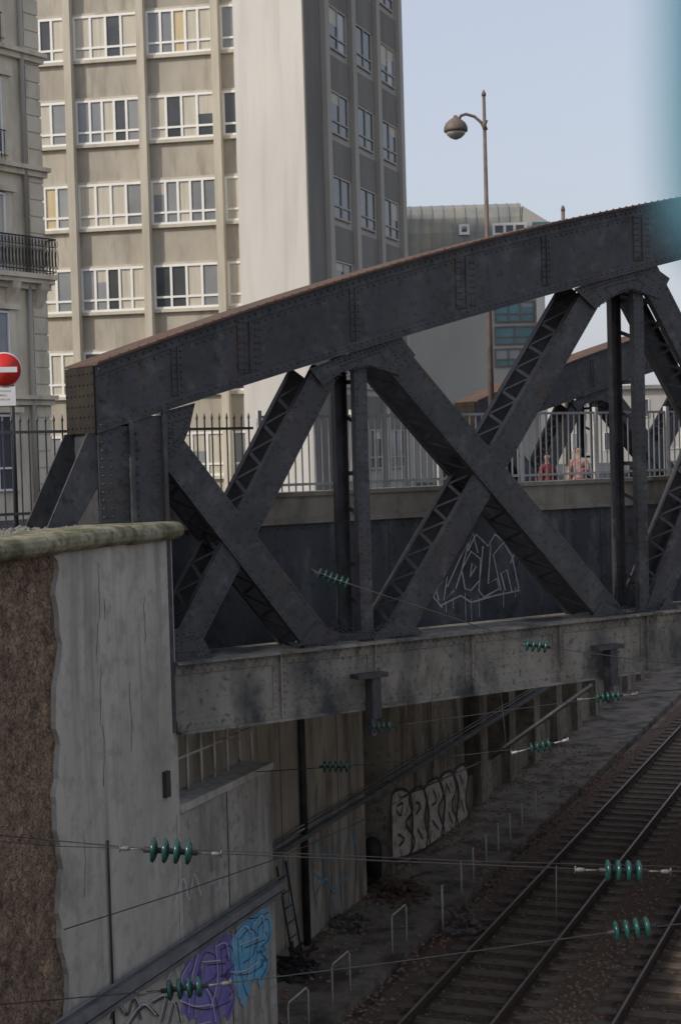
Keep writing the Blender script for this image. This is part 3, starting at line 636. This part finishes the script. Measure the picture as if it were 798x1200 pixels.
# ------------------------------------------------------------ office tower
fl=atY(285,530,60); BF=Frame((fl.x,fl.y),(1,-.19))
sc_=BF.px(388,530)[0]; C=BF.p(sc_,0,0)
d2=V((.36,1,0)).normalized(); SF=Frame((C.x,C.y),(d2.x,d2.y))
tw=empty('office_tower',BF.p(-3,0,SZ)); tag(tw,'tall concrete office tower with white blank stair wall and rows of white framed windows','office tower')
ZT=36
def footprint(pts,z0,z1,mb): mb.prism([V((p.x,p.y,z0)) for p in pts],V((0,0,z1-z0)))
b=MB(); footprint([BF.p(-26,0,0),C,C+d2*9.3,BF.p(-26,9.3,0)],SZ,ZT,b); b.build('wall',M['spandrel'],tw)
xw=BF.px(288,530,-1.7)[0]
pc=C-d2*1.75
b=MB(); A0=BF.p(xw,-1.7,0); footprint([A0,pc,C-d2*.01+V((-.01,0,0)),BF.p(xw,-.02,0)],SZ,ZT+1,b); b.build('stair_wall',M['white'],tw)
b=MB(); b.fb(SF,-1.76,.0,-.06,-.012,SZ,ZT+.9); b.build('stair_return',M['shade'],tw)  # side of the white block, its shade painted as dark concrete
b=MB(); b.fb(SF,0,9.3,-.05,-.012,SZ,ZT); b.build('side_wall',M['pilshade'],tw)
p0=BF.px(269,530)[0]
for k in range(9):
    b=MB(); x=p0-k*2.83; b.fb(BF,x-.14,x+.14,-.4,-.004,SZ,ZT); b.build('pilaster',M['tower'],tw)
for x in (.15,3.15,6.15,9.1):
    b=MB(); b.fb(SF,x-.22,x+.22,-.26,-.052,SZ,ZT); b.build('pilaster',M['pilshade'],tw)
ps=[M['glassdark'],M['glasssky'],M['curtain'],M['yellow'],M['frame']]
def window(Fr,s0,s1,z0,z1,w,nc,low,parent,probs,fm=None,fw=.06):
    f=MB(); p=MB(); fm=fm or M['frame']
    f.fb(Fr,s0,s1,w-.07,w,z0,z0+fw);f.fb(Fr,s0,s1,w-.07,w,z1-fw,z1); f.fb(Fr,s0,s0+fw,w-.069,w,z0+fw,z1-fw); f.fb(Fr,s1-fw,s1,w-.069,w,z0+fw,z1-fw)
    zl_=z0+(z1-z0)*low
    if low: f.fb(Fr,s0+fw,s1-fw,w-.066,w,zl_-fw*.45,zl_+fw*.45)
    cw=(s1-s0-2*fw)/nc
    for i in range(nc):
        x=s0+fw+i*cw
        if i: f.fb(Fr,x-fw*.5,x+fw*.5,w-.068,w,z0+fw,z1-fw)
        r=R_(); a=0; 
        for k,pr in enumerate(probs):
            a+=pr
            if r<a: break
        p.cm=k; p.add([Fr.p(x,w-.02,z0+fw),Fr.p(x+cw,w-.02,z0+fw),Fr.p(x+cw,w-.02,z1-fw),Fr.p(x,w-.02,z1-fw)],[(0,1,2,3)])
        if R_()<.35 and k<2:
            p.cm=2; zz=z1-fw-(z1-z0)*(.15+.4*R_()); p.add([Fr.p(x,w-.025,zz),Fr.p(x+cw,w-.025,zz),Fr.p(x+cw,w-.025,z1-fw),Fr.p(x,w-.025,z1-fw)],[(0,1,2,3)])
    o=f.build('window',fm,parent); p.build('pane',ps,o); return o
zr=BF.px(175,362)[1]; hh=BF.px(175,312)[1]-zr
for r in range(-2,6):
    z0=zr+r*3.12
    if z0>ZT-3: break
    for k in range(6):
        x0=p0-k*2.83+.14; x1=x0+2.55
        yel=.28 if (k in(1,2) and r>=3) else .04
        window(BF,x0+.005,x1-.005,z0-.03,z0+hh+.03,-.012,4 if (k+r)%2 else 5,.27,tw,(.22,.40,.36-yel*.5,yel,.02),None,.085)
        b=MB(); b.fb(BF,x0,x1,-.14,-.004,z0-.15,z0-.032); b.build('sill',M['tower'],tw)
        b=MB(); b.fb(BF,x0,x1,-.06,-.004,z0+hh+.032,z0+hh+.12); b.build('lintel',M['tower'],tw)
    for x in (1.65,4.65,7.63):
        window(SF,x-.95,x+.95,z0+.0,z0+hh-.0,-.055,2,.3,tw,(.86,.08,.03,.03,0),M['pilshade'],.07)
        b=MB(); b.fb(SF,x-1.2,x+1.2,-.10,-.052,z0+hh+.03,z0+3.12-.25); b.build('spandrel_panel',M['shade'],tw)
# ------------------------------------------------------------ old stone building
hc=atY(60,530,47); HF=Frame((hc.x,hc.y),(.68,1))
hb=empty('apartment_building',HF.p(-4,0,SZ)); tag(hb,'old limestone apartment building with wrought iron balcony at the left edge','apartment building')
b=MB(); b.fb(HF,-18,0,0,6,SZ,24.3); 
z=SZ+.5
while z<23.5:
    b.fb(HF,-.55,.03,-.03,-.001,z,z+.42); z+=.48
b.build('wall',M['stone'],hb)
zs=[HF.px(20,y)[1] for y in (326,192,57)]
for i,z in enumerate(zs+[zs[0]-3.3]):
    b=MB(); b.fb(HF,-18,.15,-.24,-.004,z-.12,z); b.fb(HF,-18,.1,-.14,-.004,z-.28,z-.122); b.build('cornice',M['stone'],hb)
z=zs[0]
BW=.42
b=MB(); b.fb(HF,-18,.1,-BW,-.002,z+.002,z+.14); b.fb(HF,-18,.05,-BW+.08,-.25,z-.12,z-.001)
b.build('balcony_slab',M['stone'],hb)
for x in (-.5,-1.6,-3.2,-4.8): b=MB(); b.prism([HF.p(x,-.01,z-.85),HF.p(x,-BW+.1,z-.3),HF.p(x,-BW+.06,z-.13),HF.p(x,-.01,z-.13)],HF.u*.3); b.build('balcony_bracket',M['stone'],hb)
b=MB(); zb2=z+.14
x=-8.; w_=-BW+.04
b.fb(HF,-18,.08,w_-.02,w_+.02,zb2+1.0,zb2+1.04); b.fb(HF,-18,.08,w_-.015,w_+.015,zb2+.08,zb2+.11); b.fb(HF,-18,.08,w_-.015,w_+.015,zb2+.78,zb2+.8)
while x<.08:
    b.fb(HF,x-.009,x+.009,w_-.009,w_+.009,zb2,zb2+1.0)
    b.tube([HF.p(x+.06+.045*math.cos(t*.785),w_,zb2+.45+.28*math.sin(t*.785)) for t in range(9)],.009,4)
    b.tube([HF.p(x+.06+.04*math.cos(t*.785),w_,zb2+.89+.08*math.sin(t*.785)) for t in range(9)],.008,4)
    x+=.13
b.box(HF.p(.06,w_,zb2+1.0),HF.u*.03,HF.n*BW*.9,V((0,0,.04)))
for k in range(4): b.box(HF.p(.06,w_+k*.11,zb2),HF.u*.018,HF.n*.018,V((0,0,1.0)))
b.build('balcony_railing',M['iron'],hb)
b=MB(); b.tube([HF.p(-.75,-.10,SZ),HF.p(-.75,-.10,zs[0]-.2)],.07,8); b.build('downpipe',M['pilshade'],hb)
b=MB(); b.tube([HF.p(-.75,-.10,zs[0]+.15),HF.p(-.75,-.10,24)],.07,8); b.build('downpipe',M['pilshade'],hb)
for zf_ in (zs[0]-3.3,zs[0]-6.2,zs[0],zs[1],zs[2]):
    for x in (-2.15,-5,-8):
        z1_=min(zf_+2.35,23.9)
        window(HF,x-.6,x+.6,zf_+.2,z1_,-.02,2,.3,hb,(.6,.1,.3,0,0))
        b=MB(); b.fb(HF,x-.82,x-.6,-.1,-.004,zf_+.2,z1_+.05); b.fb(HF,x+.6,x+.82,-.1,-.004,zf_+.2,z1_+.05); b.fb(HF,x-.95,x+.95,-.18,-.004,z1_+.05,z1_+.2); b.build('window_surround',M['stone'],hb)
for zz in (zs[1],zs[2]):
    zz+=.02
    for x in (-2.15,-5):
        b=MB()
        for k in range(10): b.fb(HF,x-.55+k*.12,x-.535+k*.12,-.2,-.185,zz,zz+.8)
        b.fb(HF,x-.6,x+.6,-.21,-.18,zz+.8,zz+.83)
        b.build('window_guard',M['iron'],hb)
# ------------------------------------------------------------ zinc roofed building
zc0=atY(480,530,82); ZF=Frame((zc0.x,zc0.y),(1,-.02))
zbld=empty('apartment_building',ZF.p(3,0,SZ)); tag(zbld,'grey building with ribbed zinc mansard roof and teal windows behind the street lamp','apartment building')
xe=ZF.px(632,400)[0]; ztop=ZF.px(540,236)[1]; zm=ZF.px(540,300)[1]
b=MB(); b.fb(ZF,-3,xe,0,9,SZ,zm); b.build('wall',M['greywall'],zbld)
b=MB()
pr=[(-.15,zm),(-.12,zm+1.2),(.05,ztop-.8),(.5,ztop-.25),(1.1,ztop),(8,ztop),(9,zm)]
x2=ZF.px(612,236)[0]
b.prism([ZF.p(-3,a_,c_) for a_,c_ in pr],ZF.u*(x2+3))
k=-3
while k<x2-.05:
    b.prism([ZF.p(k,a_-.05,c_+.03) for a_,c_ in pr[:5]]+[ZF.p(k,a_+.05,c_-.05) for a_,c_ in pr[:5][::-1]],ZF.u*.06); k+=.55
b.build('mansard_roof',M['zinc'],zbld)
b=MB(); b.add([ZF.p(x2,-.1,zm),ZF.p(xe+1.0,-.1,zm),ZF.p(xe+.9,-.05,zm+1.4),ZF.p(x2,-.05,ztop-.3),ZF.p(x2,8,zm),ZF.p(xe+1,8,zm),ZF.p(xe+.9,8,zm+1.4),ZF.p(x2,8,ztop-.3)],[(0,1,2,3),(4,5,6,7),(3,2,6,7),(1,2,6,5)]); b.build('roof_end',M['greywall'],zbld)
for x0,y0,x1,y1,nc in ((538,262,550,275,1),(577,260,617,276,3)):
    a_=ZF.px(x0,y1,-.2); c_=ZF.px(x1,y0,-.2); window(ZF,a_[0],c_[0],a_[1],c_[1],-.2,nc,0,zbld,(1,0,0,0,0),None,.13)
b=MB(); a_=ZF.px(624,268,-.2);c_=ZF.px(645,262,-.2); b.fb(ZF,a_[0],c_[0],-.2,-.12,a_[1]-.2,a_[1]+.35); b.build('glass_strip',M['teal'],zbld)
for i,(x0,y0,x1,y1,nc) in enumerate(((580,352,626,378,3),(580,381,626,404,2),(580,407,626,430,3))):
    a_=ZF.px(x0,y1,0); c_=ZF.px(x1,y0,0)
    f=window(ZF,a_[0],c_[0],a_[1],c_[1],-.01,nc,.4,zbld,(1,0,0,0,0),M['shade'],.08)
    for ch in [o for o in bpy.data.objects if o.parent==f]:
        ch.data.materials[0]=M['teal']; ch.data.materials[2]=M['glasssky']
b=MB(); a_=ZF.px(629,400)[0]; b.fb(ZF,a_,xe+.3,-.3,-.01,SZ,zm); b.build('corner_pier',M['white'],zbld)
def distant(px0,px1,ytop,Y,m,label,rows):
    p=atY(px0,530,Y); q=atY(px1,530,Y); Fr=Frame((p.x,p.y),(1,.05)); L=q.x-p.x; zt_=atY((px0+px1)/2,ytop,Y).z
    r=empty('apartment_building',p); r.location.z=SZ; ORG[r.name]=V((p.x,p.y,SZ)); tag(r,label,'apartment building')
    b=MB(); b.fb(Fr,0,L,0,12,SZ,zt_); b.build('wall',m,r); b=MB(); b.fb(Fr,-.3,L+.3,-.4,12.4,zt_,zt_+.35); b.build('roof',M['zinc'],r)
    for j in range(rows):
        k=1.2
        while k<L-1.5:
            z=zt_-2.6-j*3
            if z>SZ+.5: window(Fr,k,k+1.3,z,z+1.7,-.02,2,0,r,(.6,.3,.1,0,0))
            k+=3
distant(-60,330,455,110,M['stone'],'low pale stone building far behind the iron fence under the tower',2)
distant(655,1100,452,150,M['greywall'],'low pale building far off behind the far truss at right',2)
# ------------------------------------------------------------ street lamps
lb=atY(577,525,30); lt=atY(567,112,30); base=V((lb.x,lb.y,SZ)); H_=lt.z-SZ
sl_=empty('street_lamp',base); tag(sl_,'tall brown street lamp with curved arm and round lantern against the sky','street lamp')
b=MB(); b.tube([base,base+V((0,0,1.1))],.12,12,.10); b.tube([base+V((0,0,1.1)),base+V((0,0,H_))],.065,10,.030); b.lathe(base+V((0,0,H_)),V((0,0,1)),[(0,.04),(.05,.04),(.12,.005)],8); b.build('pole',M['lamp'],sl_)
def lp(px,py): q=atY(px,py,30); return V((q.x,base.y,q.z))
b=MB(); b.tube([lp(568,150),lp(564,143),lp(556,136),lp(546,133),lp(540,135),lp(537,140)],.028,8); b.tube([lp(569,140),lp(567,146),lp(569,152)],.045,8); b.build('arm',M['lamp'],sl_)
c=lp(534,150)
b=MB(); b.lathe(c,V((0,0,1)),[(-.06,.215),(-.02,.22),(.03,.215),(.10,.18),(.16,.11),(.2,.05),(.24,.03)],18); b.build('hood',M['lamp'],sl_)
b=MB(); b.lathe(c,V((0,0,1)),[(-.20,.03),(-.17,.10),(-.12,.16),(-.065,.195)],18); b.build('lantern_glass',M['lampglass'],sl_)
lb=atY(666,525,44); base=V((lb.x,lb.y,SZ)); H_=atY(656,247,44).z-SZ
s2=empty('street_lamp',base); tag(s2,'brown lamp post seen behind the right hand crossing diagonals, top just above the chord','street lamp')
b=MB(); b.tube([base,base+V((0,0,1.1))],.14,10,.12); b.tube([base+V((0,0,1.1)),base+V((0,0,H_))],.08,10,.05); b.lathe(base+V((0,0,H_)),V((0,0,1)),[(0,.06),(.1,.05),(.16,.01)],8); b.build('pole',M['lamp'],s2)
# ------------------------------------------------------------ road sign
c=atY(5,433,27); base=V((c.x,c.y,SZ))
sg=empty('road_sign',base); tag(sg,'round red no entry sign with white bar on a dark post','road sign')
b=MB(); b.tube([V((c.x+.1,c.y+.06,SZ)),V((c.x+.1,c.y+.06,c.z+.2))],.04,10); b.build('post',M['iron'],sg)
fd=V((.2,-1,0)).normalized()
b=MB(); b.lathe(c,fd,[(-.01,.29),(.01,.29)],32); b.build('sign_rim',M['signwhite'],sg)
b=MB(); b.lathe(c,fd,[(.0105,.272),(.014,.272)],32); b.build('sign_disc',M['red'],sg)
sx=fd.cross(V((0,0,1))).normalized()
b=MB(); b.box(c-sx*.21-V((0,0,.045))+fd*.0145,sx*.42,V((0,0,.09)),fd*.003); b.build('sign_bar',M['signwhite'],sg)
c2=atY(4,464,27)
b=MB(); b.box(c2-sx*.2-V((0,0,.16)),sx*.36,V((0,0,.32)),fd*.008); b.build('sub_plate',M['signwhite'],sg)
b=MB(); q=c2+fd*.0085
for k,(x0,x1,z) in enumerate(((-.12,.1,.07),(-.06,.12,.0),(-.1,.06,-.07))): b.box(q+sx*x0+V((0,0,z)),sx*(x1-x0),V((0,0,.03)),fd*.002)
b.build('sub_plate_mark',M['ggrey'],sg)
# ------------------------------------------------------------ overhead wires and insulators
def insulator(px,py,Y,dia,n,dpx,dpy,label,clamps=True,cm='clamp'):
    c=atY(px,py,Y); ax=(atY(px+dpx,py+dpy,Y)-c).normalized(); st_=dia*.46
    r=empty('insulator',c); tag(r,label,'insulator','green glass insulators on the overhead wires')
    for i in range(n):
        q=c+ax*((i-(n-1)/2)*st_); b=MB(); b.lathe(q-ax*st_*.25,ax,[(0,dia*.16),(.008,dia*.46),(st_*.3,dia*.5),(st_*.5,dia*.36),(st_*.62,dia*.16)],18); b.build('disc',M['glassgreen'],r)
    L=n*st_/2
    b=MB(); b.tube([c-ax*(L+.03),c+ax*(L+.03)],dia*.12,8); b.build('pin',M['iron'],r)
    if clamps:
        for sg_ in (-1,1):
            q=c+ax*sg_*(L+.02); b=MB(); b.tube([q,q+ax*sg_*.13],.008,6); b.lathe(q+ax*sg_*.12,ax*sg_,[(0,.010),(.02,.019),(.06,.019),(.08,.008)],8); b.lathe(q+ax*sg_*.2,ax.cross(V((0,1,0))),[(-.03,.007),(.03,.007)],6); b.build('clamp',M[cm],r)
insulator(200,998,13,.205,4,10,.6,'large green glass insulator in front of the concrete wall at lower left')
insulator(216,1159,13,.175,4,10,-1.2,'green glass insulator low at left in front of the purple graffiti')
insulator(730,1021,13,.18,4,10,.2,'large green glass insulator at lower right, upper of the two above the tracks')
insulator(740,1090,13,.18,4,10,-1.5,'green glass insulator at lower right, lower of the two above the tracks',False)
insulator(393,899,21.5,.16,5,10,0,'small green insulator in front of the brown wall below the girder',False)
insulator(390,678,19.5,.15,6,10,3.6,'slanting dark green insulator across the truss just left of its vertical post',False)
insulator(628,757,18.5,.15,4,10,1,'small green insulator in front of the pale bottom girder',False)
insulator(447,852,20.5,.14,4,10,-1,'small green insulator at the bracket under the girder, left one',False)
insulator(712,817,20.5,.14,5,10,-1,'small green insulator at the bracket under the girder, right one')
insulator(633,875,20.5,.16,4,10,-2.4,'pale tipped green insulator in the dark below the girder',True,'clamplight')
def wire(pts,Y,label,r=.006):
    p=[atY(x,y,Y if not isinstance(Y,tuple) else Y[0]+(Y[1]-Y[0])*i/(len(pts)-1)) for i,(x,y) in enumerate(pts)]
    b=MB(); b.tube(p,r,6); tag(b.build('overhead_wire',M['wire'],org=p[0]),label,'wire','overhead wires of the railway')
wire([(-300,950),(70,986),(200,998),(460,1010),(730,1021),(1000,1024),(1300,1020)],13,'upper long wire crossing the lower photo through the two large insulators',.005)
wire([(-300,957),(60,992),(330,1000),(560,1010),(860,1018),(1300,1016)],13.3,'faint twin wire just beside the upper long wire at left',.0035)
wire([(-300,1190),(0,1178),(216,1159),(450,1130),(740,1090),(1000,1060),(1300,1020)],13,'lowest long wire rising from the purple graffiti to the right',.005)
wire([(300,905),(393,899),(520,888),(633,875),(800,850)],(21.5,20.5),'wire through the insulators under the girder')
wire([(365,667),(390,678),(500,714),(628,757),(760,775),(900,785)],(19.5,18.5),'slanting wire crossing the truss and the bottom girder')
wire([(432,853),(470,850),(600,832),(712,817),(800,808)],20.5,'wire between the two girder brackets')
wire([(75,1090),(200,1050),(330,1005),(440,955),(585,870)],(15,24),'thin rising wire in front of the grey walls')
wire([(475,790),(477,905)],20.7,'left vertical dropper wire below the girder',.005)
wire([(505,745),(508,900)],20.7,'middle vertical dropper wire below the girder',.005)
wire([(587,812),(597,915)],20.7,'right vertical dropper wire below the girder',.005)
wire([(652,1015),(652,1095)],18,'short vertical wire above the nearer track',.008)
b=MB(); p=atY(575,888,22.5); q=atY(694,803,21.8); b.tube([p,q],.03,8); p=atY(470,935,22.8); q=atY(575,888,22.5); b.tube([p,q],.012,6); tag(b.build('support_tube',M['steel'],org=p),'dark slanting support tube below the right girder bracket','support tube')
# ------------------------------------------------------------ blue painted pipe beside the viewpoint
b=MB()
def bp(px,py,Y=.3): return atY(px,py,Y)
pth=[bp(811,-1400),bp(811,-200),bp(813,120),bp(817,215)]
q0=pth[-1]; pth+=[q0+V((.018*(1-math.cos(t)),0,-.016*math.sin(t))) for t in (.4,.8,1.2,1.57)]
q=pth[-1]; pth+=[q+V((.03,0,-.006)),q+V((.06,0,-.02)),q+V((.07,0,-.06)),V((q.x+.07,q.y,7.8))]
b.tube(pth,.006,16)
tag(b.build('handrail_pipe',M['bluepole'],org=V((q.x+.07,q.y,7.8))),'pale blue painted pipe, out of focus at the upper right edge','pipe')
# ------------------------------------------------------------ light, world, camera
az=V((-.86,-.51)).normalized(); el=math.radians(35)
wd=bpy.data.worlds.new('World'); scene.world=wd; wd.use_nodes=True; nt=wd.node_tree
sk=nt.nodes.new('ShaderNodeTexSky'); sk.sky_type='NISHITA'; sk.sun_disc=False; sk.sun_elevation=el; sk.sun_rotation=math.atan2(az.x,az.y)
sk.air_density=1.2; sk.dust_density=3.5; sk.ozone_density=1.5
ad=nt.nodes.new('ShaderNodeMix'); ad.data_type='RGBA'; ad.blend_type='ADD'; ad.inputs[0].default_value=1
bg=nt.nodes['Background']; bg.inputs['Strength'].default_value=.06
nt.links.new(sk.outputs[0],ad.inputs[6]); ad.inputs[7].default_value=(6.9,7.1,8.2,1); nt.links.new(ad.outputs[2],bg.inputs['Color'])
sd=bpy.data.lights.new('sun','SUN'); sd.energy=2.6; sd.angle=math.radians(1.2); sd.color=(1,.92,.80)
so=bpy.data.objects.new('sun',sd); COL.objects.link(so); to=V((az.x*math.cos(el),az.y*math.cos(el),math.sin(el)))
so.rotation_euler=to.to_track_quat('Z','Y').to_euler()
cd=bpy.data.cameras.new('camera'); co=bpy.data.objects.new('camera',cd); COL.objects.link(co); scene.camera=co
cd.sensor_fit='HORIZONTAL'; cd.sensor_width=36; cd.lens=36*F/798; cd.clip_start=.05; cd.clip_end=3000
mx=Matrix((CR,CU,-fwd)).transposed().to_4x4(); mx.translation=EYE; co.matrix_world=mx
cd.dof.use_dof=True; cd.dof.focus_distance=22; cd.dof.aperture_fstop=6.3
scene.view_settings.view_transform='Standard'; scene.view_settings.look='None'; scene.view_settings.exposure=0
